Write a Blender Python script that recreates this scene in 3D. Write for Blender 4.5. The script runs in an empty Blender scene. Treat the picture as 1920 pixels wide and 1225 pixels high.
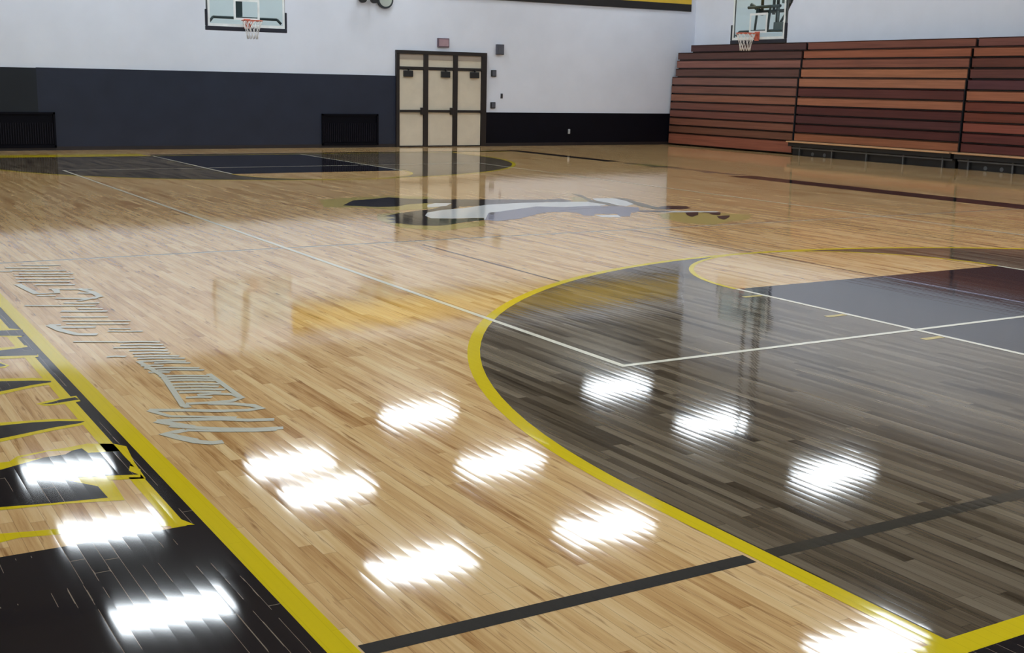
import bpy, bmesh, math, random
from mathutils import Vector, Matrix
random.seed(7)
S = bpy.context.scene
COL = S.collection

# ---------------------------------------------------------------- camera, world, exposure
cam_data = bpy.data.cameras.new('camera'); cam = bpy.data.objects.new('camera', cam_data); COL.objects.link(cam)
S.camera = cam
cam_data.sensor_fit = 'HORIZONTAL'; cam_data.sensor_width = 36.0
cam_data.lens = 2264.0 / 1920 * 36
cam_data.clip_start = 0.05; cam_data.clip_end = 200
r = Vector((0.85874142, -0.51202876, 0.01974168)); u = Vector((0.08391113, 0.17852849, 0.98035019)); f = Vector((0.50549194, 0.84021076, -0.19627472))
cam.matrix_world = Matrix(((r.x, u.x, -f.x, -9.1065), (r.y, u.y, -f.y, -2.4392), (r.z, u.z, -f.z, 1.7742), (0, 0, 0, 1)))
W = bpy.data.worlds.new('world'); S.world = W; W.use_nodes = True
W.node_tree.nodes['Background'].inputs[0].default_value = (0.75, 0.82, 1.0, 1)
W.node_tree.nodes['Background'].inputs[1].default_value = 0.05
S.view_settings.view_transform = 'Standard'; S.view_settings.look = 'None'
S.view_settings.gamma = 1; S.view_settings.use_curve_mapping = False
S.view_settings.exposure = 0.0
LAMP = 17.0            # radiance of the lamp lenses

# ---------------------------------------------------------------- material helpers
def lin(c):
    return tuple(((v/255)/12.92 if v/255 <= .04045 else ((v/255+.055)/1.055)**2.4) for v in c) + (1,)
class NT:
    def __init__(s, name):
        s.m = bpy.data.materials.new(name); s.m.use_nodes = True; s.t = s.m.node_tree
        s.b = s.t.nodes['Principled BSDF']
    def n(s, typ, **kw):
        x = s.t.nodes.new(typ)
        for k, v in kw.items(): setattr(x, k, v)
        return x
    def put(s, sock, v):
        if isinstance(v, bpy.types.NodeSocket): s.t.links.new(v, sock)
        elif v is not None: sock.default_value = v
    def math(s, op, a, b=None, c=None, clamp=False):
        x = s.n('ShaderNodeMath', operation=op, use_clamp=clamp)
        s.put(x.inputs[0], a)
        if b is not None: s.put(x.inputs[1], b)
        if c is not None: s.put(x.inputs[2], c)
        return x.outputs[0]
    def xyz(s, a, b, c):
        x = s.n('ShaderNodeCombineXYZ'); s.put(x.inputs[0], a); s.put(x.inputs[1], b); s.put(x.inputs[2], c); return x.outputs[0]
    def noise(s, vec, scale, detail=3, rough=.5):
        x = s.n('ShaderNodeTexNoise'); s.put(x.inputs['Vector'], vec); x.inputs['Scale'].default_value = scale
        x.inputs['Detail'].default_value = detail; x.inputs['Roughness'].default_value = rough; return x.outputs[0]
    def white(s, vec):
        x = s.n('ShaderNodeTexWhiteNoise', noise_dimensions='3D'); s.put(x.inputs['Vector'], vec); return x.outputs[0]
    def ramp(s, fac, stops):
        x = s.n('ShaderNodeValToRGB'); s.put(x.inputs[0], fac); e = x.color_ramp.elements
        while len(e) < len(stops): e.new(.5)
        for k, (p, c) in enumerate(stops): e[k].position = p; e[k].color = c
        return x.outputs[0]
    def mix(s, fac, a, b, mode='MIX'):
        x = s.n('ShaderNodeMix', data_type='RGBA', blend_type=mode); s.put(x.inputs[0], fac); s.put(x.inputs[6], a); s.put(x.inputs[7], b); return x.outputs[2]

def simple(name, c, rough=.5, metal=0.0, var=.08, scale=6, spec=.5, stretch=(1, 1, 1), raw=False):
    t = NT(name); col = c if raw else lin(c)
    g = t.n('ShaderNodeNewGeometry'); mp = t.n('ShaderNodeMapping'); t.put(mp.inputs[0], g.outputs['Position']); mp.inputs['Scale'].default_value = stretch
    nz = t.noise(mp.outputs[0], scale, 4)
    lo = tuple(v*(1-var) for v in col[:3])+(1,); hi = tuple(min(1, v*(1+var)) for v in col[:3])+(1,)
    t.put(t.b.inputs['Base Color'], t.ramp(nz, [(.3, lo), (.7, hi)]))
    t.b.inputs['Roughness'].default_value = rough; t.b.inputs['Metallic'].default_value = metal
    t.b.inputs['Specular IOR Level'].default_value = spec
    return t.m

def court(name, mode, colour=None):
    """varnished strip-maple floor: bare wood, dark stained wood or paint on it"""
    t = NT(name); g = t.n('ShaderNodeNewGeometry'); sep = t.n('ShaderNodeSeparateXYZ'); t.put(sep.inputs[0], g.outputs['Position'])
    X, Y = sep.outputs[0], sep.outputs[1]
    PW, PL = .057, 1.05
    cx = t.math('DIVIDE', X, PW); ci = t.math('FLOOR', cx); cf = t.math('FRACT', cx)
    off = t.math('MULTIPLY', t.white(t.xyz(ci, 3.0, 0.0)), 7.0)
    yy = t.math('ADD', t.math('DIVIDE', Y, PL), off); yi = t.math('FLOOR', yy); yf = t.math('FRACT', yy)
    rnd = t.white(t.xyz(ci, yi, 1.0)); rnd2 = t.white(t.xyz(ci, yi, 5.0)); rnd3 = t.white(t.xyz(ci, yi, 9.0))
    gv = t.xyz(t.math('MULTIPLY', X, 45), t.math('ADD', t.math('MULTIPLY', Y, 1.6), t.math('MULTIPLY', rnd, 40)), rnd2)
    grain = t.noise(gv, 1.0, 5, .65)
    gv2 = t.xyz(t.math('MULTIPLY', X, 9), t.math('MULTIPLY', Y, 1.1), 2.0)
    big = t.noise(gv2, 1.0, 3, .6)
    # seams: along the strips and at the butt joints
    ex = t.math('MINIMUM', cf, t.math('SUBTRACT', 1.0, cf)); ey = t.math('MULTIPLY', t.math('MINIMUM', yf, t.math('SUBTRACT', 1.0, yf)), PL/PW)
    edge = t.math('MINIMUM', ex, ey)
    seam = t.math('LESS_THAN', edge, .022)
    if mode == 'maple':
        v = t.math('ADD', t.math('MULTIPLY', rnd, .28), t.math('ADD', t.math('MULTIPLY', grain, .55), t.math('MULTIPLY', big, .46)))
        base = t.ramp(v, [(.37, (.37, .165, .052, 1)), (.54, (.63, .37, .150, 1)), (.69, (.77, .495, .225, 1)), (.92, (.88, .64, .34, 1))])
        streak = t.noise(t.xyz(t.math('MULTIPLY', X, 26), t.math('ADD', t.math('MULTIPLY', Y, 2.2), off), 4.0), 1.0, 3, .6)
        sm = t.math('MULTIPLY', t.math('SMOOTH_MIN', 1.0, t.math('MULTIPLY', t.math('MAXIMUM', t.math('SUBTRACT', streak, .595), 0.0), 9.0), .1), .8, clamp=True)
        base = t.mix(sm, base, (.30, .135, .045, 1)); base = t.mix(t.math('MULTIPLY', seam, .45), base, (.17, .09, .04, 1))
    elif mode == 'stain':
        v = t.math('ADD', t.math('MULTIPLY', rnd, .40), t.math('ADD', t.math('MULTIPLY', grain, .5), t.math('MULTIPLY', big, .40)))
        base = t.ramp(v, [(.38, (.034, .022, .012, 1)), (.60, (.125, .093, .060, 1)), (.95, (.24, .190, .130, 1))])
        base = t.mix(t.math('MULTIPLY', seam, .5), base, (.02, .015, .01, 1))
    else:
        col = colour; lo = tuple(v*.88 for v in col[:3])+(1,)
        base = t.mix(grain, lo, col)
        if mode == 'black':
            gap = t.math('MULTIPLY', t.math('LESS_THAN', edge, .035), t.math('GREATER_THAN', t.noise(t.xyz(t.math('MULTIPLY', ci, 3.1), t.math('MULTIPLY', Y, 2.2), 0.0), 1.0, 2), .56))
            base = t.mix(t.math('MULTIPLY', gap, .75), base, (.38, .30, .22, 1))
        else:
            base = t.mix(t.math('MULTIPLY', seam, .25), base, tuple(v*.5 for v in col[:3])+(1,))
    t.put(t.b.inputs['Base Color'], base)
    # each strip is slightly cupped and tilted: that streaks and softens the reflections
    nx = t.math('ADD', t.math('MULTIPLY', t.math('SUBTRACT', cf, .5), .011), t.math('MULTIPLY', t.math('SUBTRACT', rnd3, .5), .005))
    wv = t.noise(t.xyz(t.math('MULTIPLY', X, 5), t.math('MULTIPLY', Y, 2.0), 7.0), 1.0, 3, .55)
    ny = t.math('ADD', t.math('MULTIPLY', t.math('SUBTRACT', wv, .5), .003), t.math('MULTIPLY', t.math('SUBTRACT', t.white(t.xyz(ci, 11.0, 2.0)), .5), .0018))
    # further away the waves average out
    nv = t.n('ShaderNodeVectorMath', operation='NORMALIZE'); t.put(nv.inputs[0], t.xyz(nx, ny, 1.0))
    t.put(t.b.inputs['Normal'], nv.outputs[0]); t.put(t.b.inputs['Coat Normal'], nv.outputs[0])
    t.b.inputs['Roughness'].default_value = .45; t.b.inputs['Specular IOR Level'].default_value = 0.0
    t.b.inputs['Coat Weight'].default_value = 1.0; t.b.inputs['Coat IOR'].default_value = 1.62; t.b.inputs['Coat Roughness'].default_value = .055
    return t.m

def wood(name, c, along='Y'):
    t = NT(name); g = t.n('ShaderNodeNewGeometry'); mp = t.n('ShaderNodeMapping'); t.put(mp.inputs[0], g.outputs['Position'])
    mp.inputs['Scale'].default_value = (8, .7, 22)
    nz = t.noise(mp.outputs[0], 1.0, 5, .6); col = lin(c)
    t.put(t.b.inputs['Base Color'], t.ramp(nz, [(.25, tuple(v*.72 for v in col[:3])+(1,)), (.75, tuple(min(1, v*1.22) for v in col[:3])+(1,))]))
    t.b.inputs['Roughness'].default_value = .42; t.b.inputs['Specular IOR Level'].default_value = .3
    return t.m

M = {}
M['maple'] = court('maple_strips', 'maple'); M['stain'] = court('stained_strips', 'stain')
M['ink'] = court('black_floor_paint', 'black', (.020, .016, .017, 1))
M['lane'] = court('lane_paint', 'paint', (.022, .020, .026, 1))
M['yellow'] = court('yellow_floor_paint', 'paint', (.80, .60, .012, 1))
M['pale_yellow'] = court('pale_yellow_paint', 'paint', (.58, .44, .13, 1))
M['white_paint'] = court('white_floor_paint', 'paint', (.88, .89, .88, 1))
M['cream_line'] = court('cream_line_paint', 'paint', (.88, .83, .68, 1))
M['grey_line'] = court('grey_line_paint', 'paint', (.050, .046, .042, 1))
M['stain_line'] = court('grey_line_on_stain', 'paint', (.058, .050, .038, 1))
M['thin_line'] = court('thin_dark_line', 'paint', (.10, .06, .04, 1))
M['script_grey'] = court('pale_grey_script', 'paint', (.68, .65, .53, 1))
M['violet_grey'] = court('violet_grey_paint', 'paint', (.22, .22, .30, 1))
M['dark_green'] = court('dark_green_paint', 'paint', (.03, .05, .03, 1))
M['ink_grey'] = court('grey_paint', 'paint', (.09, .09, .10, 1))
M['olive'] = court('olive_paint', 'paint', (.12, .11, .05, 1))
M['wall'] = simple('white_wall_paint', (.72, .755, .84, 1), .55, var=.03, scale=1.2, raw=True, spec=.3)
M['wall_side'] = simple('white_wall_paint_side', (.72, .755, .84, 1), .55, var=.03, scale=1.2, raw=True, spec=.3)
M['ceiling'] = simple('ceiling_deck', (.10, .10, .10, 1), .8, raw=True)
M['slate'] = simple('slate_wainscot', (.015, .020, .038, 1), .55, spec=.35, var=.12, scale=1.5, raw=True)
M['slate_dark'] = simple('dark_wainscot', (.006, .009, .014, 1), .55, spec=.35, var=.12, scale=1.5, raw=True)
M['upper'] = simple('dark_upper_panel', (.10, .095, .085, 1), .7, raw=True)
M['black_wall'] = simple('black_wainscot', (.002, .002, .006, 1), .6, var=.2, scale=2, spec=.15, raw=True)
M['base'] = simple('baseboard', (.012, .008, .009, 1), .5, raw=True)
M['frame'] = simple('black_door_frame', (.014, .010, .009, 1), .4, raw=True)
M['tan'] = simple('tan_door', (208, 198, 178), .45, var=.05, scale=3)
M['tan_grey'] = simple('grey_tan_transom', (168, 156, 142), .45, var=.05, scale=3)
M['black'] = simple('black_metal', (.012, .012, .013, 1), .4, raw=True)
M['pad'] = simple('black_pad', (.008, .010, .022, 1), .55, raw=True)
M['steel'] = simple('grey_steel', (.16, .17, .18, 1), .4, .6, raw=True)
M['dark_steel'] = simple('dark_steel', (.035, .045, .055, 1), .45, .3, raw=True)
M['orange'] = simple('orange_rim_paint', (.62, .15, .09, 1), .4, raw=True)
M['net'] = simple('white_net_cord', (.8, .78, .76, 1), .8, raw=True)
M['line_white'] = simple('white_glass_line', (.8, .84, .84, 1), .5, raw=True)
M['heater'] = simple('black_grille', (.002, .002, .005, 1), .5, spec=.1, raw=True)
M['fin'] = simple('grille_fin', (.010, .009, .016, 1), .5, spec=.2, raw=True)
M['banner_yellow'] = simple('banner_yellow', (.72, .46, .035, 1), .6, raw=True, scale=2)
M['banner_black'] = simple('banner_black', (.008, .005, .005, 1), .6, raw=True)
M['sign_pink'] = simple('dull_red_sign', (.38, .25, .28, 1), .5, raw=True)
M['sign_rim'] = simple('sign_rim', (.14, .09, .12, 1), .5, raw=True)
M['speaker'] = simple('grey_speaker', (.085, .088, .11, 1), .6, raw=True)
M['pale_plate'] = simple('pale_plate', (.4, .42, .44, 1), .5, raw=True)
M['clock'] = simple('pale_clock_face', (.42, .46, .42, 1), .5, raw=True)
M['seat'] = wood('seat_board', (205, 160, 118))
def glass():
    t = NT('backboard_glass'); nt = t.t; nt.nodes.remove(t.b)
    tr = t.n('ShaderNodeBsdfTransparent'); tr.inputs[0].default_value = (.88, .95, .93, 1)
    gl = t.n('ShaderNodeBsdfGlossy'); gl.inputs['Roughness'].default_value = .03; gl.inputs[0].default_value = (.9, 1, .97, 1)
    fr = t.n('ShaderNodeFresnel'); fr.inputs[0].default_value = 1.45
    mx = t.n('ShaderNodeMixShader'); ge = t.n('ShaderNodeNewGeometry'); nt.links.new(t.math('MULTIPLY', fr.outputs[0], t.math('SUBTRACT', 1.0, ge.outputs['Backfacing'])), mx.inputs[0]); nt.links.new(tr.outputs[0], mx.inputs[1]); nt.links.new(gl.outputs[0], mx.inputs[2])
    nt.links.new(mx.outputs[0], nt.nodes['Material Output'].inputs[0]); return t.m
M['glass'] = glass()
def lens():
    t = NT('lit_lamp_lens'); t.b.inputs['Base Color'].default_value = (.9, .9, .9, 1)
    t.b.inputs['Emission Color'].default_value = (.86, .94, 1.0, 1); t.b.inputs['Emission Strength'].default_value = LAMP; return t.m
M['lens'] = lens()

# ---------------------------------------------------------------- mesh helpers
def box(bm, a, b, mi=0, rot=None):
    (x0, y0, z0), (x1, y1, z1) = a, b
    v = [bm.verts.new(p) for p in ((x0,y0,z0),(x1,y0,z0),(x1,y1,z0),(x0,y1,z0),(x0,y0,z1),(x1,y0,z1),(x1,y1,z1),(x0,y1,z1))]
    for q in ((3,2,1,0),(4,5,6,7),(0,1,5,4),(1,2,6,5),(2,3,7,6),(3,0,4,7)):
        fc = bm.faces.new([v[i] for i in q]); fc.material_index = mi
    return bm
def tube(bm, pts, rad, n=8, mi=0, closed=False):
    P = [Vector(p) for p in pts]; rings = []; N = len(P)
    for i, p in enumerate(P):
        if closed: d = (P[(i+1) % N]-P[i-1]).normalized()
        else: d = (P[min(i+1, N-1)]-P[max(i-1, 0)]).normalized()
        a = Vector((0, 0, 1)) if abs(d.z) < .9 else Vector((1, 0, 0))
        e = d.cross(a).normalized(); g = d.cross(e).normalized()
        rr = rad[i] if isinstance(rad, (list, tuple)) else rad
        rings.append([bm.verts.new(p + e*rr*math.cos(2*math.pi*k/n) + g*rr*math.sin(2*math.pi*k/n)) for k in range(n)])
    for i in range(N if closed else N-1):
        A, B = rings[i], rings[(i+1) % N]
        for k in range(n):
            fc = bm.faces.new([A[k], A[(k+1) % n], B[(k+1) % n], B[k]]); fc.material_index = mi; fc.smooth = True
    if not closed: bm.faces.new(rings[0][::-1]).material_index = mi; bm.faces.new(rings[-1]).material_index = mi
    return bm
def disc(bm, c, axis, rad, depth, n=28, mi=0):
    c = Vector(c); ax = Vector(axis); return tube(bm, [c, c+ax*depth], rad, n, mi)
def obj(name, bm, mats, parent=None, bevel=0, loc=None):
    me = bpy.data.meshes.new(name); bmesh.ops.recalc_face_normals(bm, faces=bm.faces[:]); bm.to_mesh(me); bm.free()
    for m in (mats if isinstance(mats, (list, tuple)) else [mats]): me.materials.append(m)
    o = bpy.data.objects.new(name, me); COL.objects.link(o)
    if parent: o.parent = parent
    if loc: o.location = loc
    if bevel:
        md = o.modifiers.new('bevel', 'BEVEL'); md.width = bevel; md.segments = 2; md.limit_method = 'ANGLE'
    return o
def thing(name, label, cat, loc=(0, 0, 0), group=None, kind=None):
    o = bpy.data.objects.new(name, None); COL.objects.link(o); o.location = loc
    if label: o['label'] = label
    if cat: o['category'] = cat
    if group: o['group'] = group
    if kind: o['kind'] = kind
    return o
def tag(o, label, cat, group=None):
    o['label'] = label; o['category'] = cat
    if group: o['group'] = group
    return o
def struct(o, label=None):
    o['kind'] = 'structure'
    if label: o['label'] = label
    return o
def B(a, b): return box(bmesh.new(), a, b)
def dup(root, loc, label=None):
    c = root.copy(); COL.objects.link(c); c.location = loc
    if label: c['label'] = label
    for ch in list(root.children):
        d = ch.copy(); COL.objects.link(d); d.parent = c
    return c
LOGO = [["pale_yellow",0,[[-2.173,14.839],[-1.551,15.01],[-0.904,15.091],[-0.348,14.704],[-0.876,13.312],[-1.206,13.092],[-1.698,13.024],[-2.013,13.547],[-2.519,13.811]]],["pale_yellow",0,[[-2.207,12.664],[-1.766,12.811],[-2.026,11.867],[-1.99,11.175],[-1.23,11.426],[-1.456,10.969],[-2.264,10.65],[-2.57,11.141],[-2.491,12.042]]],["ink",1,[[-2.172,13.942],[-1.731,14.594],[-1.347,14.709],[-1.001,14.884],[-0.916,14.737],[-0.791,14.52],[-0.187,14.257],[1.135,13.748],[1.542,13.727],[1.334,13.409],[0.917,13.402],[-0.168,13.236],[-0.689,13.211],[-0.514,13.715],[-0.866,13.837],[-1.194,13.773],[-1.492,13.53],[-1.799,13.555]]],["white_paint",2,[[-0.965,13.604],[-0.738,13.793],[-0.498,13.709],[-0.775,13.363],[-1.059,13.241],[-1.135,13.268]]],["ink",1,[[-2.21,12.44],[-1.859,12.689],[-1.481,12.898],[-1.212,13.012],[-0.86,13.307],[-0.531,13.541],[-0.516,13.359],[-0.773,13.021],[-1.132,12.82],[-1.419,12.606],[-1.888,11.815],[-2.065,11.402],[-1.962,11.229],[-1.855,11.188],[-2.071,11.141],[-2.308,11.297],[-2.385,11.524],[-2.502,11.743],[-2.315,11.836],[-2.351,12.102],[-2.142,12.167]]],["dark_green",1,[[-1.797,11.994],[-1.492,11.808],[-1.064,11.72],[-1.15,11.537],[-1.555,11.383],[-1.882,11.199],[-2.095,11.28],[-2.033,11.592]]],["white_paint",2,[[-1.463,12.622],[-1.111,12.861],[-0.681,12.988],[-0.126,13.31],[0.51,13.395],[1.085,13.344],[1.804,13.171],[1.669,12.679],[0.842,12.359],[0.033,11.997],[-0.642,11.49],[-1.076,11.34],[-1.164,11.542],[-1.043,11.756],[-1.479,11.832],[-1.747,11.961],[-1.668,12.284]]],["violet_grey",3,[[-1.15,11.537],[-0.686,12.26],[-0.223,12.492],[0.464,12.837],[0.82,12.624],[1.433,12.636],[1.438,12.352],[0.796,12.29],[0.033,11.997],[-0.642,11.49],[-1.076,11.34]]],["ink",4,[[-0.634,12.319],[-0.552,12.337],[-0.693,12.076],[-0.781,12.047]]],["violet_grey",1,[[0.361,12.753],[0.939,12.643],[1.187,12.849],[1.26,12.529],[1.603,12.505],[1.889,12.209],[1.523,11.687],[1.298,11.59],[0.982,11.19],[0.816,11.251],[1.01,11.521],[0.69,11.638],[0.549,11.434],[0.417,11.483],[0.549,11.864],[0.514,12.0],[-0.027,12.127]]],["ink_grey",2,[[0.954,13.709],[1.517,13.516],[1.115,12.874],[1.041,12.999],[1.147,13.37],[0.783,13.434]]],["white_paint",2,[[2.029,13.646],[2.378,13.594],[2.435,13.202],[2.222,12.688],[1.821,12.428],[1.716,12.663],[1.84,13.235]]],["pale_yellow",1,[[1.857,13.994],[1.972,13.843],[1.727,13.274],[1.517,13.035],[1.259,13.024]]],["olive",3,[[2.198,14.507],[2.224,14.216],[1.859,13.399],[1.852,12.919],[1.735,12.498],[1.603,12.505],[1.66,12.843],[1.634,13.139],[1.972,13.843]]],["olive",3,[[2.417,13.648],[2.549,13.425],[2.406,12.935],[2.247,12.376],[2.18,12.106],[1.951,11.808],[1.985,12.214],[2.089,12.572],[2.321,13.112]]],["white_paint",2,[[0.586,11.488],[0.941,11.425],[0.799,11.141],[0.555,11.265]]],["pale_yellow",0,[[1.571,11.315],[2.189,11.445],[2.515,11.146],[2.645,10.92],[2.85,10.757],[2.344,10.267],[1.919,10.185],[1.455,9.943],[1.188,10.229],[1.282,10.829]]],["ink",2,[[2.143,12.119],[2.47,12.238],[2.723,12.109],[2.577,11.81],[2.319,11.751],[1.96,11.879]]],["white_paint",2,[[1.914,11.673],[2.656,11.312],[2.621,11.161],[1.761,11.475]]],["ink",3,[[1.63,11.831],[1.943,11.681],[1.978,11.522],[1.8,11.496],[1.491,11.645]]],["ink",3,[[2.093,11.354],[2.308,11.311],[2.062,11.012],[1.784,10.807],[1.865,11.016]]],["ink",3,[[2.344,11.298],[2.462,11.219],[2.627,11.195],[2.339,10.858],[2.252,10.942],[2.375,11.143]]],["ink",3,[[2.21,10.785],[2.466,10.793],[2.238,10.555],[1.988,10.368],[2.027,10.517]]]]
PANEL_ART = [["yellow",0,[[-7.804,2.186],[-7.861,2.206],[-8.101,2.281],[-8.339,2.336],[-8.443,2.362],[-8.517,2.343],[-8.632,2.356],[-9.013,2.44],[-9.006,2.583],[-8.62,2.455],[-8.503,2.443],[-8.357,2.406],[-8.146,2.366],[-7.847,2.304]]],["yellow",1,[[-8.556,3.348],[-8.377,3.309],[-8.278,3.463],[-8.145,3.492],[-8.043,3.5],[-7.947,3.522],[-7.835,3.464],[-7.789,3.39],[-7.816,3.13],[-7.83,2.858],[-7.915,2.885],[-8.085,2.948],[-8.106,2.984]]],["yellow",1,[[-8.576,3.368],[-8.365,3.394],[-7.983,3.399],[-7.818,3.002],[-7.847,2.885],[-8.091,3.011],[-7.967,2.895],[-7.981,2.61],[-8.211,2.68],[-8.462,2.722],[-8.647,2.736]]],["ink",2,[[-8.593,3.22],[-8.381,3.28],[-8.148,3.396],[-7.986,3.454],[-7.975,3.365],[-7.838,3.325],[-7.834,3.121],[-7.87,3.002],[-7.844,2.927],[-7.971,2.975],[-8.092,3.007],[-8.139,2.984],[-8.106,2.937],[-8.042,2.846],[-8.037,2.674],[-8.27,2.715],[-8.457,2.761],[-8.641,2.787]]],["maple",3,[[-8.273,3.432],[-8.133,3.476],[-8.036,3.432],[-8.075,3.388],[-8.224,3.378]]],["yellow",1,[[-8.519,4.112],[-8.262,4.102],[-8.003,4.05],[-7.844,3.961],[-7.847,3.897],[-7.908,3.863],[-8.043,3.833],[-8.315,3.74],[-8.569,3.651]]],["ink",2,[[-8.524,4.06],[-8.271,4.043],[-8.114,4.032],[-7.991,3.997],[-7.872,3.933],[-7.899,3.909],[-8.032,3.888],[-8.306,3.799],[-8.563,3.706]]],["yellow",1,[[-8.405,5.169],[-8.118,5.093],[-7.945,5.032],[-7.837,4.949],[-7.841,4.861],[-7.885,4.819],[-7.985,4.794],[-8.175,4.701],[-8.465,4.609]]],["ink",2,[[-8.413,5.1],[-8.128,5.027],[-7.957,4.963],[-7.863,4.908],[-7.869,4.875],[-7.975,4.855],[-8.164,4.775],[-8.456,4.695]]],["yellow",1,[[-8.034,4.406],[-7.976,4.442],[-7.889,4.478],[-7.804,4.489],[-7.807,4.358],[-7.894,4.331],[-7.994,4.34]]],["ink",2,[[-8.014,4.391],[-7.954,4.405],[-7.896,4.441],[-7.816,4.46],[-7.805,4.396],[-7.884,4.383],[-7.956,4.367]]],["yellow",1,[[-8.176,6.188],[-7.99,5.978],[-7.825,5.99],[-7.805,5.657],[-7.817,5.592],[-8.04,5.631],[-8.235,5.699]]],["ink",2,[[-8.206,5.937],[-8.002,5.896],[-7.864,5.918],[-7.817,5.94],[-7.801,5.712],[-7.813,5.647],[-8.027,5.722],[-8.223,5.803]]],["yellow",1,[[-8.102,6.803],[-7.857,6.653],[-7.764,6.541],[-7.806,6.278],[-7.935,6.355],[-8.144,6.455]]],["ink",2,[[-8.117,6.673],[-7.904,6.566],[-7.759,6.538],[-7.783,6.316],[-7.931,6.386],[-8.134,6.532]]],["yellow",1,[[-8.14,5.652],[-8.053,5.543],[-8.03,5.491],[-8.014,5.43],[-8.048,5.369],[-8.169,5.428]]],["ink",2,[[-8.148,5.589],[-8.057,5.518],[-8.033,5.435],[-8.062,5.414],[-8.163,5.477]]]]
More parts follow.
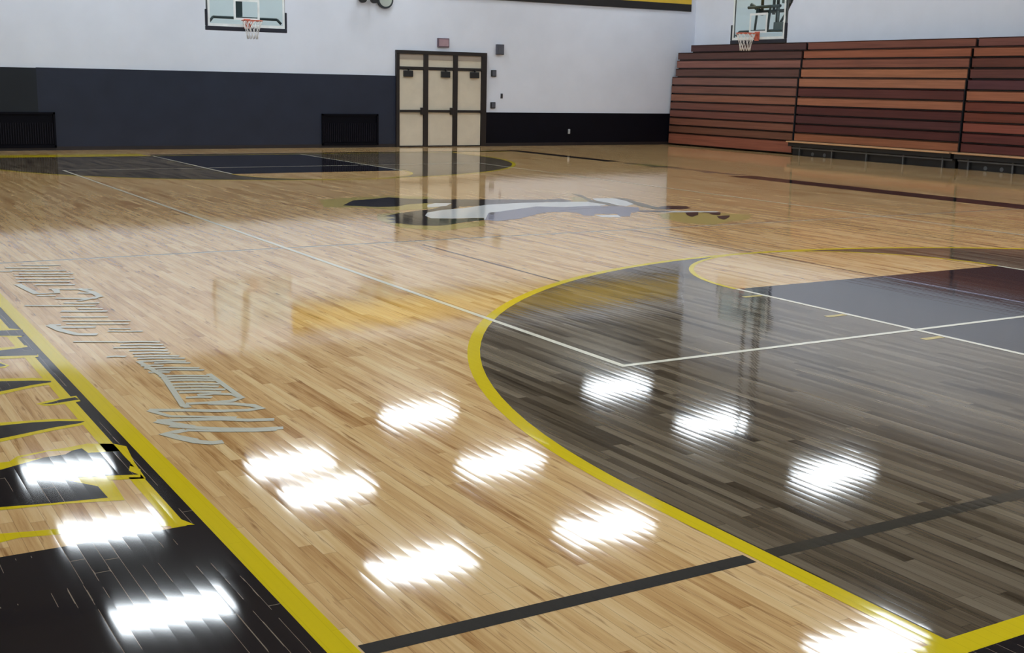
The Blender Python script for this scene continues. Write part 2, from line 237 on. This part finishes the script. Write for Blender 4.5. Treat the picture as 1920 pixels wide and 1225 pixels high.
SCRIPT = [[0.05,[[-7.349,3.251],[-7.404,3.257],[-7.463,3.309],[-7.518,3.414],[-7.568,3.522],[-7.515,3.525],[-7.455,3.534]]],[0.04,[[-7.562,3.524],[-7.452,3.343]]],[0.04,[[-7.505,3.648],[-7.41,3.565],[-7.293,3.482],[-7.141,3.397],[-6.999,3.349]]],[0.03,[[-7.455,3.534],[-7.306,3.442],[-7.152,3.364],[-7.042,3.331]]],[0.05,[[-7.543,3.769],[-7.475,3.669],[-7.407,3.575]]],[0.045,[[-7.542,3.773],[-7.399,3.728],[-7.238,3.658],[-7.112,3.57],[-6.985,3.523]]],[0.03,[[-7.525,3.998],[-7.488,3.91],[-7.455,3.83],[-7.277,3.728],[-7.148,3.65]]],[0.045,[[-7.524,4.005],[-7.347,3.911],[-7.188,3.816],[-7.046,3.765],[-6.972,3.767],[-6.993,3.845],[-7.071,3.924],[-7.196,3.995]]],[0.06,[[-7.323,4.037],[-7.321,3.956]]],[0.04,[[-7.309,4.043],[-7.191,4.011],[-7.068,3.991],[-6.994,4.038],[-7.005,4.123],[-7.097,4.189],[-7.198,4.202]]],[0.035,[[-7.271,4.176],[-7.202,4.156],[-7.139,4.116]]],[0.035,[[-7.273,4.305],[-7.163,4.265],[-7.059,4.205]]],[0.035,[[-7.278,4.381],[-7.144,4.329],[-7.016,4.256]]],[0.035,[[-7.283,4.458],[-7.154,4.409],[-7.03,4.338]]],[0.035,[[-7.283,4.533],[-7.14,4.478],[-7.004,4.401]]],[0.035,[[-7.266,4.618],[-7.131,4.567],[-7.002,4.494]]],[0.035,[[-7.275,4.685],[-7.133,4.631],[-6.997,4.554]]],[0.035,[[-7.272,4.747],[-7.135,4.696],[-7.005,4.622]]],[0.035,[[-7.303,4.866],[-7.241,4.853],[-7.185,4.815]]],[0.035,[[-7.245,4.904],[-7.111,4.856],[-6.984,4.783]]],[0.035,[[-7.299,4.991],[-7.143,4.932],[-6.993,4.848]]],[0.035,[[-7.302,5.061],[-7.236,5.046],[-7.176,5.006]]],[0.035,[[-7.207,5.102],[-7.102,5.068],[-7.003,5.009]]],[0.035,[[-7.284,5.192],[-7.146,5.143],[-7.015,5.068]]],[0.035,[[-7.27,5.275],[-7.131,5.226],[-6.999,5.151]]],[0.035,[[-7.273,5.349],[-7.14,5.303],[-7.013,5.231]]],[0.035,[[-7.26,5.435],[-7.148,5.4],[-7.042,5.338]]],[0.035,[[-7.259,5.53],[-7.142,5.493],[-7.033,5.428]]],[0.035,[[-7.331,5.661],[-7.174,5.605],[-7.023,5.521]]],[0.035,[[-7.27,5.73],[-7.138,5.687],[-7.012,5.615]]],[0.035,[[-7.263,5.827],[-7.132,5.785],[-7.009,5.714]]],[0.035,[[-7.431,5.407],[-7.373,5.398],[-7.321,5.361]]],[0.05,[[-7.336,3.99],[-7.248,4.735]]],[0.05,[[-7.248,4.735],[-7.284,5.192]]],[0.05,[[-6.994,4.038],[-6.989,4.673]]],[0.04,[[-7.565,6.638],[-7.528,6.61],[-7.487,6.602]]],[0.05,[[-7.557,6.547],[-7.422,6.473],[-7.282,6.417]]],[0.06,[[-7.457,6.21],[-7.394,6.171],[-7.328,6.149]]],[0.03,[[-7.448,6.746],[-7.229,6.633],[-7.006,6.54]]],[0.03,[[-7.447,6.619],[-7.249,6.515],[-7.045,6.43]]],[0.04,[[-7.43,6.906],[-7.277,6.823],[-7.119,6.761]]],[0.03,[[-7.527,5.971],[-7.28,5.843],[-7.026,5.731]]],[0.03,[[-7.24,6.225],[-7.133,6.164],[-7.022,6.122]]],[0.03,[[-7.213,6.315],[-7.147,6.274],[-7.076,6.25]]],[0.05,[[-7.386,7.138],[-7.232,7.055],[-7.074,6.994]]],[0.04,[[-7.246,7.194],[-7.165,7.144],[-7.079,7.117]]],[0.04,[[-7.591,7.496],[-7.348,7.372],[-7.099,7.27]]],[0.04,[[-7.299,7.489],[-7.177,7.42],[-7.049,7.375]]],[0.05,[[-7.313,7.735],[-7.166,7.655],[-7.014,7.599]]],[0.04,[[-7.428,7.921],[-7.362,7.878],[-7.29,7.859]]],[0.05,[[-7.101,7.912],[-7.04,7.87],[-6.973,7.854]]],[0.04,[[-7.282,8.207],[-7.122,8.121],[-6.957,8.061]]],[0.05,[[-7.347,8.481],[-7.197,8.4],[-7.042,8.346]]],[0.04,[[-7.452,8.706],[-7.254,8.603],[-7.05,8.528]]],[0.04,[[-7.439,8.883],[-7.21,8.767],[-6.976,8.68]]],[0.04,[[-7.425,9.066],[-7.207,8.954],[-6.982,8.872]]],[0.05,[[-7.363,9.177],[-7.15,9.067],[-6.929,8.988]]],[0.05,[[-7.404,9.393],[-7.18,9.279],[-6.95,9.197]]],[0.05,[[-7.422,9.576],[-7.246,9.482],[-7.063,9.421]]],[0.04,[[-7.266,9.689],[-7.102,9.6],[-6.93,9.545]]],[0.04,[[-7.497,9.376],[-7.45,9.339],[-7.398,9.333]]],[0.05,[[-7.562,6.619],[-7.526,6.394],[-7.457,6.21],[-7.337,6.137]]],[0.05,[[-7.474,8.563],[-7.414,8.006],[-7.254,7.981],[-7.234,8.161]]],[0.05,[[-7.057,8.13],[-6.989,7.909],[-6.977,7.672],[-7.176,7.54]]]]

# ---------------------------------------------------------------- room shell
XL, XR, YN, YF, HC = -14.0, 16.15, -7.0, 28.6, 8.6
L = 25.95                       # court length; baseline of the near hoop is Y=0, lane centre is X=0
floor = struct(obj('floor', B((XL-.2, YN-.2, -.2), (XR+.2, YF+.2, 0)), M['maple']), 'glossy varnished maple strip gym floor')
wall_far = struct(obj('wall_far', B((XL-.2, YF, 0), (XR+.2, YF+.2, HC)), M['wall']), 'white painted end wall with doors')
struct(obj('wall_right', B((XR, YN-.2, 0), (XR+.2, YF, HC)), M['wall_side']), 'white side wall above the bleachers')
struct(obj('wall_left', B((XL-.2, YN-.2, 0), (XL, YF, HC)), M['wall_side']))
struct(obj('wall_near', B((XL, YN-.2, 0), (XR, YN, HC)), M['wall']))
bm = bmesh.new(); box(bm, (XL-.2, YN-.2, HC), (XR+.2, YF+.2, HC+.2))
for k in range(7): box(bm, (XL, -4.6+k*5.1, HC-.35), (XR, -4.4+k*5.1, HC+.05))
struct(obj('ceiling', bm, M['ceiling']))
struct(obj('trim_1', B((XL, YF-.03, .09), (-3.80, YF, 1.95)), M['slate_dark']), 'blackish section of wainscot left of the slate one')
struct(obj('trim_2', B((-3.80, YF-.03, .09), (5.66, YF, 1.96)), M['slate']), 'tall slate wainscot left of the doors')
struct(obj('trim_3', B((8.50, YF-.03, .09), (XR, YF, .975)), M['black_wall']), 'low black wainscot right of the doors')
struct(obj('baseboard_far', box(B((XL, YF-.045, 0), (5.66, YF, .09)), (8.5, YF-.045, 0), (XR, YF, .09)) , M['base']))

struct(obj('trim_5', B((XL, YF-.04, 5.45), (XR, YF, HC)), M['upper']), 'dark upper band of the end wall')

# ---------------------------------------------------------------- court markings: thin paint film on the floor, inside the floor's own hierarchy
def films(name, polys, mat, layer, label=None):
    for k, P in enumerate(polys): film(name, [P], mat, layer, label, .00002*k)
def film(name, polys, mat, layer, label=None, step=0):
    bm = bmesh.new(); z = .0004 + .0003*layer
    for P in polys:
        z += step
        try:
            fc = bm.faces.new([bm.verts.new((x, y, z)) for x, y in P])
            if fc.calc_area() <= 0: pass
        except ValueError: pass
    bm.normal_update()
    for fc in bm.faces[:]:
        if fc.normal.z < 0: fc.normal_flip()
    bmesh.ops.triangulate(bm, faces=[q for q in bm.faces if len(q.verts) > 4], ngon_method='EAR_CLIP')
    me = bpy.data.meshes.new(name); bm.to_mesh(me); bm.free(); me.materials.append(M[mat])
    o = bpy.data.objects.new(name, me); COL.objects.link(o); o.parent = floor
    if label: o['label'] = label
    return o
def rect(x0, y0, x1, y1): return [(x0, y0), (x1, y0), (x1, y1), (x0, y1)]
def strip(pts, w):
    """quads along a polyline of width w"""
    P = [Vector((x, y)) for x, y in pts]; out = []; Lf = []; Rt = []
    for i, p in enumerate(P):
        d = (P[min(i+1, len(P)-1)]-P[max(i-1, 0)]).normalized(); n = Vector((-d.y, d.x))*(w/2); Lf.append(p+n); Rt.append(p-n)
    for i in range(len(P)-1): out.append([tuple(Rt[i]), tuple(Rt[i+1]), tuple(Lf[i+1]), tuple(Lf[i])])
    return out
def arc(cx, cy, rad, a0, a1, n=72): return [(cx+rad*math.cos(a0+(a1-a0)*k/n), cy+rad*math.sin(a0+(a1-a0)*k/n)) for k in range(n+1)]
PI = math.pi
def end(flip, tag_):
    def F(x, y): return (x, L-y) if flip else (x, y)
    def FP(P): return [F(*q) for q in P]
    # stained half-ellipse zone inside the three point line, without the free throw circle
    outer = [(-6.02, 0)] + arc(0, 1.6, 6.02, PI, 0) + [(6.02, 0)]
    films('stained_zone', [FP([(-6.02, 0)] + arc(0, 1.6, 6.02, PI, PI/2) + arc(0, 5.77, 1.83, PI/2, PI, 36) + [(-1.83, 0)]),
                          FP([(6.02, 0)] + arc(0, 1.6, 6.02, 0, PI/2) + arc(0, 5.77, 1.83, PI/2, 0, 36) + [(1.83, 0)])], 'stain', 0, 'dark stained wood inside the %s three point line' % tag_)
    film('lane_paint', [FP(rect(-1.83, 0, 1.83, 5.77))], 'lane', 1, 'black painted lane at the %s end' % tag_)
    film('three_point_line', strip(FP([(-5.98, 0), (-5.98, 1.6)]), .085) + strip(FP(arc(0, 1.6, 5.98, PI, 0)), .085) + strip(FP([(5.98, 1.6), (5.98, 0)]), .085), 'yellow', 2, 'yellow three point arc, %s end' % tag_)
    film('free_throw_circle', strip(FP(arc(0, 5.77, 1.805, 0, PI)), .05), 'yellow', 3, 'yellow free throw circle, %s end' % tag_)
    films('lane_line', strip(FP([(-1.80, 0), (-1.80, 5.77)]), .05) + strip(FP([(1.80, 0), (1.80, 5.77)]), .05), 'cream_line', 4, 'cream line along the %s lane' % tag_)
    tk = []
    for yy in (2.1, 3.45, 4.42, 5.41):
        for s in (-1, 1): tk.append(FP(rect(s*1.83, yy-.03, s*2.04, yy+.03)))
    films('lane_tick', tk, 'pale_yellow', 4, 'pale yellow rebounding marks beside the %s lane' % tag_)
    film('baseline', [FP(rect(-7.77, -.10, 7.77, 0))] + ([FP(rect(-7.77, -.85, -1.9, -.1))] if flip else []), 'yellow', 3, 'yellow baseline at the %s end' % tag_)
    return F, FP
end(False, 'near'); end(True, 'far')
films('sideline', [rect(-7.765, -.1, -7.67, L+.1), rect(-7.895, 2.19, -7.835, L-2)], 'yellow', 3, 'yellow sideline and panel edge on the left')
film('apron', [rect(XL, YN, -7.765, 2.19), rect(-7.84, 2.19, -7.765, 24), rect(-7.765, YN, XR, -.1)], 'ink', 0, 'black painted border round the near corner')
films('apron', [rect(7.68, -.1, 8.36, 16.9), rect(7.95, 21.6, 8.35, L+.1), rect(-1.8, L+.12, 8.35, L+.50)], 'ink', 0, 'black border stripe before the bleachers')
bits = [rect(7.95+.1*math.sin(k*2.1), 17.15+k*.31, 8.35+.1*math.cos(k*1.7), 17.3+k*.31+.05*math.sin(k)) for k in range(13)]
films('apron_lettering', bits, 'ink_grey', 0, 'broken dark lettering on the far right border')
films('apron_lettering', [rect(7.9, 19.6, 8.5, 20.6)], 'pale_yellow', 0)
films('volleyball_line', [rect(-4.575, 3.70, -4.525, 21.9), rect(-4.575, 3.70, 4.575, 3.75), rect(4.525, 3.70, 4.575, 21.9), rect(-4.575, 21.85, 4.575, 21.9)], 'cream_line', 5, 'cream volleyball boundary line')
film('attack_line', [rect(-7.67, 9.90, 7.67, 9.94)], 'thin_line', 1, 'thin brown cross line')
film('attack_line', [rect(-7.67, 9.87, 7.67, 9.90)], 'cream_line', 1)
films('guide_line', [rect(x-.014, 5.6 if x else 7.62, x+.014, 9.86) for x in (3.2,)] + [rect(-3.064, 6.78, -3.036, 9.6), rect(.03, 5.8, .058, 9.86)], 'thin_line', 1, 'thin dark lines running down court')
films('guide_line', [rect(.03, 0, .08, 5.74)], 'violet_grey', 5, 'pale grey line down the middle of the near lane')
film('cross_line', [rect(-7.66, .805, -6.04, .885)], 'grey_line', 1, 'dark grey line from the sideline to the arc')
film('cross_line', [rect(-5.93, .805, 5.93, .885)], 'stain_line', 1, 'faint grey line across the stained wood')
from collections import defaultdict
def art(name, data, lay0, label):
    d = defaultdict(list)
    for m, l, P in data: d[(l, m)].append(P)
    for (l, m), Ps in sorted(d.items()): film(name, Ps, m, l+lay0, label, .00002)
art('center_logo', LOGO, 1, 'grey, white and black bird-like emblem at center court')
film('lettering_panel', [[(-7.84, 2.19), (-7.84, 24), (-12.5, 24), (-12.5, 2.19)]], 'maple', 0, 'bare maple panel behind the sideline lettering')
art('sideline_lettering', PANEL_ART, 2, 'black letter with a yellow outline beside the sideline')
film('sideline_lettering', [[(-8.4, .25), (-12.5, .25), (-12.5, .33), (-8.4, .33)]], 'ink', 1)
sp = []
for w, P in SCRIPT: sp += strip(P, w*(1.2 if len(P) > 2 else .7))
film('script_lettering', sp, 'script_grey', 6, 'pale grey script word along the sideline', .00001)

# ---------------------------------------------------------------- doors
bm = bmesh.new(); y0, y1 = YF-.09, YF
for x0, x1 in ((5.62, 5.72), (6.47, 6.61), (7.41, 7.55), (8.33, 8.50)): box(bm, (x0, y0, 0), (x1, y1, 2.56))
box(bm, (5.62, y0, 2.56), (8.50, y1, 2.66))
for x0, x1 in ((5.72, 6.47), (6.61, 7.41), (7.55, 8.33)): box(bm, (x0, y0, 2.14), (x1, y1, 2.22))
struct(obj('trim_4', bm, M['frame'], bevel=.006), 'black metal frame round the three doors')
k = 0
for x0, x1, cx, side in ((5.72, 6.47, 5.86, 1), (6.61, 7.41, 7.03, 1), (7.55, 8.33, 7.97, -1)):
    k += 1
    d = struct(thing('door_%d' % k, ['left', 'middle', 'right'][k-1] + ' tan leaf of the triple doors', None, ((x0+x1)/2, YF-.05, 0)))
    c = (x0+x1)/2
    def P(a, b): return B((a[0]-c, a[1]-YF+.05, a[2]), (b[0]-c, b[1]-YF+.05, b[2]))
    obj('door_leaf', P((x0+.008, YF-.055, .035), (x1-.008, YF-.012, 2.135)), M['tan'], d, bevel=.004)
    obj('threshold', P((x0+.001, YF-.085, 0), (x1-.001, YF-.012, .03)), M['frame'], d)
    bm = P((x0+.01, YF-.12, .965), (x1-.01, YF-.07, 1.035)); box(bm, (x0+.03-c, -.03, .98), (x0+.07-c, 0, 1.02)); box(bm, (x1-.07-c, -.03, .98), (x1-.03-c, 0, 1.02))
    obj('push_bar', bm, M['frame'], d, bevel=.008)
    if k < 3: obj('latch_box', P((x1-.10, YF-.15, .90), (x1-.012, YF-.055, 1.10)), M['frame'], d, bevel=.008)
    bm = P((cx-.02, YF-.13, 1.94), (cx+.26, YF-.055, 2.11)); box(bm, (cx+.10-c, -.10, 2.11), (cx+.13-c, -.04, 2.17)); 
    obj('door_closer', bm, M['black'], d, bevel=.01)
    w_ = struct(thing('window_%d' % k, 'tan transom panel above the %s door' % ['left', 'middle', 'right'][k-1], None, (c, YF-.05, 2.22)))
    obj('transom_panel', B((x0-c+.003, .005, 0), (x1-c-.003, .035, .19)), M['tan'], w_)
    obj('transom_blind', B((x0-c+.003, -.002, .19), (x1-c-.003, .035, .34)), M['tan_grey'], w_)

# ---------------------------------------------------------------- heaters in the wainscot
def heater(x0, x1, label):
    w = x1-x0; t = thing('wall_heater', label, 'heater', (x0, YF-.03, .06))
    bm = bmesh.new(); box(bm, (0, -.05, .02), (.05, 0, .85)); box(bm, (w-.05, -.05, .02), (w, 0, .85)); box(bm, (0, -.05, .80), (w, 0, .85)); box(bm, (0, -.05, 0), (w, 0, .06))
    obj('heater_frame', bm, M['heater'], t)
    obj('back_plate', B((.05, -.012, .06), (w-.05, 0, .80)), M['heater'], t)
    bm = bmesh.new(); n = int((w-.1)/.055)
    for i in range(n): box(bm, (.05+(i+.35)*(w-.1)/n, -.04, .10), (.05+(i+.6)*(w-.1)/n, -.012, .60))
    obj('grille', bm, M['fin'], t)
    return t
heater(-5.3, -3.43, 'black louvered wall heater at the left edge of the photo')
heater(3.42, 5.08, 'black louvered wall heater just left of the tan doors')

# ---------------------------------------------------------------- small wall fixtures
def plate(name, label, cat, x, z, w, h, mat, rim=None, dep=.05):
    t = thing(name, label, cat, (x, YF, z))
    obj('housing', B((-w/2, -dep, -h/2), (w/2, 0, h/2)), rim or mat, t, bevel=.006)
    obj('face', B((-w/2+.03*min(1, w/.2), -dep-.012, -h/2+.03*min(1, h/.2)), (w/2-.03*min(1, w/.2), -dep, h/2-.03*min(1, h/.2))), mat, t)
    return t
plate('exit_sign', 'dull red rectangular lit-type sign above the tan doors', 'sign', 7.10, 2.90, .36, .25, M['sign_pink'], M['sign_rim'], .06)
plate('wall_speaker', 'dark grey box speaker up right of the doors', 'speaker', 8.94, 2.77, .23, .29, M['speaker'], M['speaker'], .10)
plate('alarm_box', 'small black wall box right of the door top', 'alarm', 8.76, 2.09, .16, .19, M['speaker'], M['black'])
plate('wall_switch', 'tiny dark switch plate, middle of the right-of-door fixtures', 'switch', 9.05, 1.45, .07, .14, M['black'], M['speaker'], .02)
plate('control_box', 'small black wall box just above the low black wainscot', 'control box', 8.75, 1.18, .15, .18, M['speaker'], M['black'])
o = plate('wall_outlet', 'pale wall outlet on the low black wainscot', 'outlet', 11.43, .42, .075, .14, M['pale_plate'], M['pale_plate'], .045)
t = thing('emergency_light', 'twin-headed dark emergency light at the top edge of the end wall', 'emergency light', (4.75, YF, 4.05))
obj('battery_box', B((-.22, -.08, -.02), (.22, 0, .22)), M['pale_plate'], t, bevel=.01)
for dx in (-.17, .17):
    bm = bmesh.new(); disc(bm, (dx, -.22, -.08), (0, 1, 0), .11, .10); tube(bm, [(dx, -.15, -.06), (dx, -.05, .03)], .025)
    obj('lamp_head', bm, M['black'], t)
t = thing('wall_clock', 'round pale clock with a dark rim at the top edge of the end wall', 'clock', (5.30, YF, 3.98))
obj('rim', disc(bmesh.new(), (0, -.07, 0), (0, 1, 0), .235, .07), M['dark_steel'], t); obj('clock_face', disc(bmesh.new(), (0, -.082, 0), (0, 1, 0), .185, .012), M['clock'], t)
t = thing('wall_banner', 'long yellow banner with black edges high on the end wall', 'banner', (9.2, YF, 4.16))
obj('banner_field', B((-6.7, -.03, .22), (6.74, 0, .86)), M['banner_yellow'], t)
obj('banner_edge', B((-6.7, -.035, 0), (6.74, 0, .22)), M['banner_black'], t, ).__setitem__('label', 'black lower edge')
obj('banner_edge', B((-6.7, -.035, .86), (6.74, 0, 1.0)), M['banner_black'], t)

# ---------------------------------------------------------------- basketball hoops hung from the ceiling
def hoop(loc, rz, label, extra):
    """front of the board faces local -Y, origin on the board's bottom edge middle"""
    t = thing('basketball_hoop', label, 'basketball hoop', loc, 'ceiling-hung glass basketball hoops'); t.rotation_euler = (0, 0, rz)
    hw, hh = .90, 1.07
    obj('backboard', B((-hw, -.012, .04), (hw, .012, hh+.04)), M['glass'], t)
    bm = bmesh.new()
    for a, b in (((-hw, .04), (hw, .10)), ((-hw, hh-.01), (hw, hh+.04)), ((-hw, .10), (-hw+.05, hh)), ((hw-.05, .10), (hw, hh)),
                 ((-.305, .19), (.305, .24)), ((-.305, .60), (.305, .65)), ((-.305, .24), (-.255, .60)), ((.255, .24), (.305, .60))):
        box(bm, (a[0], -.018, a[1]), (b[0], -.0125, b[1]))
    obj('board_line', bm, M['line_white'], t)
    bm = bmesh.new(); w = .055
    box(bm, (-hw-w, -.03, -w), (hw+w, .03, .038)); box(bm, (-hw-w, -.03, .038), (-hw-.002, .03, .40)); box(bm, (hw+.002, -.03, .038), (hw+w, .03, .40))
    obj('edge_pad', bm, M['pad'], t, bevel=.012)
    bm = bmesh.new()
    for s in (-1, 1): box(bm, (s*hw-.02, .014, .05), (s*hw+.02, .05, hh+.03))
    box(bm, (-hw, .014, hh), (hw, .05, hh+.04))
    obj('board_frame', bm, M['steel'], t)
    bm = bmesh.new()
    tube(bm, [(-.75, .08, .24), (.75, .08, .24)], .03); tube(bm, [(-.75, .08, .24), (-.84, .05, .14)], .03); tube(bm, [(.75, .08, .24), (.84, .05, .14)], .03)
    tube(bm, [(-.55, .14, .80), (.55, .14, .80)], .035)
    for s in (-1, 1) if extra else (): tube(bm, [(s*.22, .14, .80), (s*.22, .08, .24)], .028)
    obj('rear_frame', bm, M['dark_steel'], t)
    bm = bmesh.new()
    if extra:
        for x in (-.24, .16, .30): tube(bm, [(x, .30, .62), (x, .30, 5.65)], .035)
        tube(bm, [(-.42, .30, .70), (.62, .30, .70)], .04); tube(bm, [(.30, .30, .30), (.30, .30, .80)], .045)
        tube(bm, [(-.30, .30, .72), (-.55, .22, .88)], .045); tube(bm, [(.62, .3, .72), (.80, .3, 1.0)], .03); tube(bm, [(.62, .3, .70), (.34, .3, .34)], .03)
    else:
        box(bm, (-.17, .22, .28), (-.02, .36, 1.3)); tube(bm, [(-.1, .3, .8), (-.1, .1, .8)], .03); tube(bm, [(-.1, .3, .3), (-.1, .1, .24)], .03)
        tube(bm, [(-.1, .3, 1.25), (-.1, 2.6, 5.65)], .03)
    obj('mast', bm, M['dark_steel'], t)
    if extra:
        bm = bmesh.new(); box(bm, (.28, .2, .22), (.58, .34, .44)); tube(bm, [(.36, .27, .44), (.36, .27, .70)], .03)
        obj('shock_housing', box(bmesh.new(), (.50, .22, .86), (.74, .34, 1.02)), M['steel'], t, bevel=.01)
        obj('height_winch', bm, M['steel'], t, bevel=.01)
    bm = bmesh.new(); cy, rr, cz = -.38, .2286, .17
    tube(bm, [(rr*math.cos(a), cy+rr*math.sin(a), cz) for a in [2*PI*i/36 for i in range(36)]], .011, closed=True)
    box(bm, (-.07, -.16, cz-.012), (.07, -.019, cz+.012)); box(bm, (-.075, -.045, cz-.16), (.075, -.019, cz+.05))
    for s in (-1, 1): tube(bm, [(s*.06, -.03, cz-.13), (s*.10, cy+rr*.85, cz-.008)], .010)
    obj('rim', bm, M['orange'], t)
    bm = bmesh.new(); lev = [(0, .225), (-.10, .19), (-.20, .155), (-.30, .13), (-.40, .12)]
    for i in range(12):
        for sgn in (-1, 1):
            pts = []
            for j, (dz, rd) in enumerate(lev):
                a = 2*PI*i/12 + sgn*j*PI/12; pts.append((rd*math.cos(a), cy+rd*math.sin(a), cz+dz))
            tube(bm, pts, .0055, 5)
    obj('net', bm, M['net'], t)
    return t
hoop((.16, 24.92, 2.90), 0, 'glass basketball hoop over the far baseline, upper left', False)
hoop((10.9, 19.8, 2.90), -PI/2, 'glass basketball hoop in front of the brown bleachers', True)

# ---------------------------------------------------------------- folded bleachers along the right wall
WOODS = {}
def wd(c):
    c = tuple(c)
    if c not in WOODS: WOODS[c] = wood('bleacher_board_%d' % len(WOODS), c)
    return WOODS[c]
FX = 15.2
LV = [0.03, .38, .62, .865, 1.11, 1.355, 1.60, 1.86, 2.12, 2.375, 2.63, 2.87, 3.10]
def setb(i):   # how far a row sits back from the front face
    return [0, 0, .01, .015, .02, .03, .04, .05, .10, .13, .16, .30, .62][i]
def bleacher(y0, y1, cols, opened, label):
    t = thing('bleacher_section', label, 'bleachers', (FX, (y0+y1)/2, 0), 'folded bleacher sections along the side wall')
    h = (y1-y0)/2; n = len(cols)            # cols bottom to top
    for i in range(n):
        if opened and i == 0: continue
        z0, z1 = LV[i], LV[i+1]; sb = setb(i)
        if i == 0: z0 = .03
        e = h - .02 - (.012*i if i < 9 else 0)
        ey1 = h-.03-(.0 if i < 8 else .10) - (.45 if i == n-1 else 0) if not opened and y1 > 28 else h-.015
        bm = box(bmesh.new(), (sb, -h+.015, z0+.028), (sb+.045, ey1, z1-.002))
        box(bm, (sb+.0, -h+.015, z1-.03), (sb+.18, ey1, z1-.002))
        obj('riser_board', bm, wd(cols[i]), t, bevel=.006)
    bm = bmesh.new()
    for i in range(1 if opened else 0, n):
        ey1 = h-.05-(.0 if i < 8 else .10) - (.45 if i == n-1 else 0) if not opened and y1 > 28 else h-.03
        box(bm, (setb(i)+.06, -h+.03, LV[i]), (.80 if i < n-1 else .90, ey1, LV[i+1]-.035)); 
    obj('understructure', bm, M['black'], t)
    for s in ((-1, 1) if not opened else (-1,)):
        bm = bmesh.new()
        for i in range(1, 8 if s > 0 else n-2): box(bm, (setb(i)+.02, s*(h-.012)-.010, LV[i]), (setb(i)+.08, s*(h-.012)+.010, LV[i+1]))
        obj('end_post', bm, M['dark_steel'], t)
    if opened:
        obj('seat_board', B((-.30, -h+.01, .36), (.055, h-.01, .395)), M['seat'], t, bevel=.006)
        bm = box(bmesh.new(), (-.22, -h+.02, .25), (.05, h-.02, .352)); box(bm, (-.03, -h+.02, .0), (.01, h-.02, .30))
        obj('apron_board', bm, M['black'], t)
        nl = 5
        for j in range(nl):
            yy = -h+.35+j*(2*h-.7)/(nl-1)
            bm = box(bmesh.new(), (-.10, yy-.02, 0), (-.06, yy+.02, .25)); obj('support_leg', bm, M['steel'], t)
        bm = box(bmesh.new(), (-.11, -h+.05, .185), (-.06, h-.05, .225)); obj('support_rail', bm, M['steel'], t)
        for yy in (1.25, .8):
            obj('caster_wheel', disc(bmesh.new(), (-.04, h-yy, .065), (1, 0, 0), .05, .04), M['steel'], t)
    return t
A = [(140,84,66),(112,74,58),(124,80,64),(118,74,64),(118,74,62),(142,94,74),(122,82,70),(128,90,80),(98,68,60),(134,90,80),(88,58,52),(82,54,52)]
Bc = [(0,0,0),(148,94,66),(84,44,42),(84,48,48),(84,44,42),(160,104,78),(92,50,46),(162,108,82),(168,110,80),(132,82,66),(150,90,66),(124,76,62)]
Cc = [(0,0,0),(96,50,46),(98,50,46),(138,76,62),(112,58,44),(112,58,46),(158,100,74),(88,52,56),(100,60,54),(98,56,46),(146,88,64),(122,76,66)]
bleacher(22.93, 28.53, A, False, 'folded bleacher section in the far corner, closed down to the floor')
bleacher(17.28, 22.87, Bc, True, 'middle folded bleacher section with its tan front seat board pulled out')
bleacher(11.6, 17.22, Cc, True, 'folded bleacher section at the right edge of the photo')

# ---------------------------------------------------------------- ceiling lights (some mirrored in the floor, others added to light the near court)
def lamp(x, y):
    t = thing('ceiling_light', 'white rectangular high bay light hanging from the ceiling over the glossy court', 'ceiling light', (x, y, 7.5), 'high bay ceiling lights')
    obj('lens', B((-1.0, -.50, -.02), (1.0, .50, 0)), M['lens'], t)
    bm = box(bmesh.new(), (-1.05, -.55, .002), (1.05, .55, .12)); obj('housing', bm, M['steel'], t, bevel=.02)
    for s in (-1, 1): obj('hanger', tube(bmesh.new(), [(s*.8, 0, .12), (s*.8, 0, 1.1)], .012), M['steel'], t)
    return t
SP = [(-3.9, 26.75), (-3.86, 22.38), (-3.85, 17.76), (.98, 24.78), (1.0, 22.5), (.95, 17.54), (5.8, 27.4), (5.6, 22.39), (5.34, 17.52), (12.75, 27.4), (12.75, 22.82), (12.46, 17.89), (6.04, 10.85),
      (-3.9, 10.8), (1.0, 9.8), (12.6, 9.8), (-3.9, 5.5), (1.0, 5.5), (6.0, 5.5), (12.6, 4.5), (-10.5, 22.4), (-10.5, 12.8), (-8.5, 7), (1.0, 0), (8.0, 0), (-6, 2), (-1, 2.5), (-5, -3.5), (4, -3.5)]  # lamps with no mirror image in view, several put in to brighten the near floor
first = lamp(*SP[0])
for x, y in SP[1:]: dup(first, (x, y, 7.5))
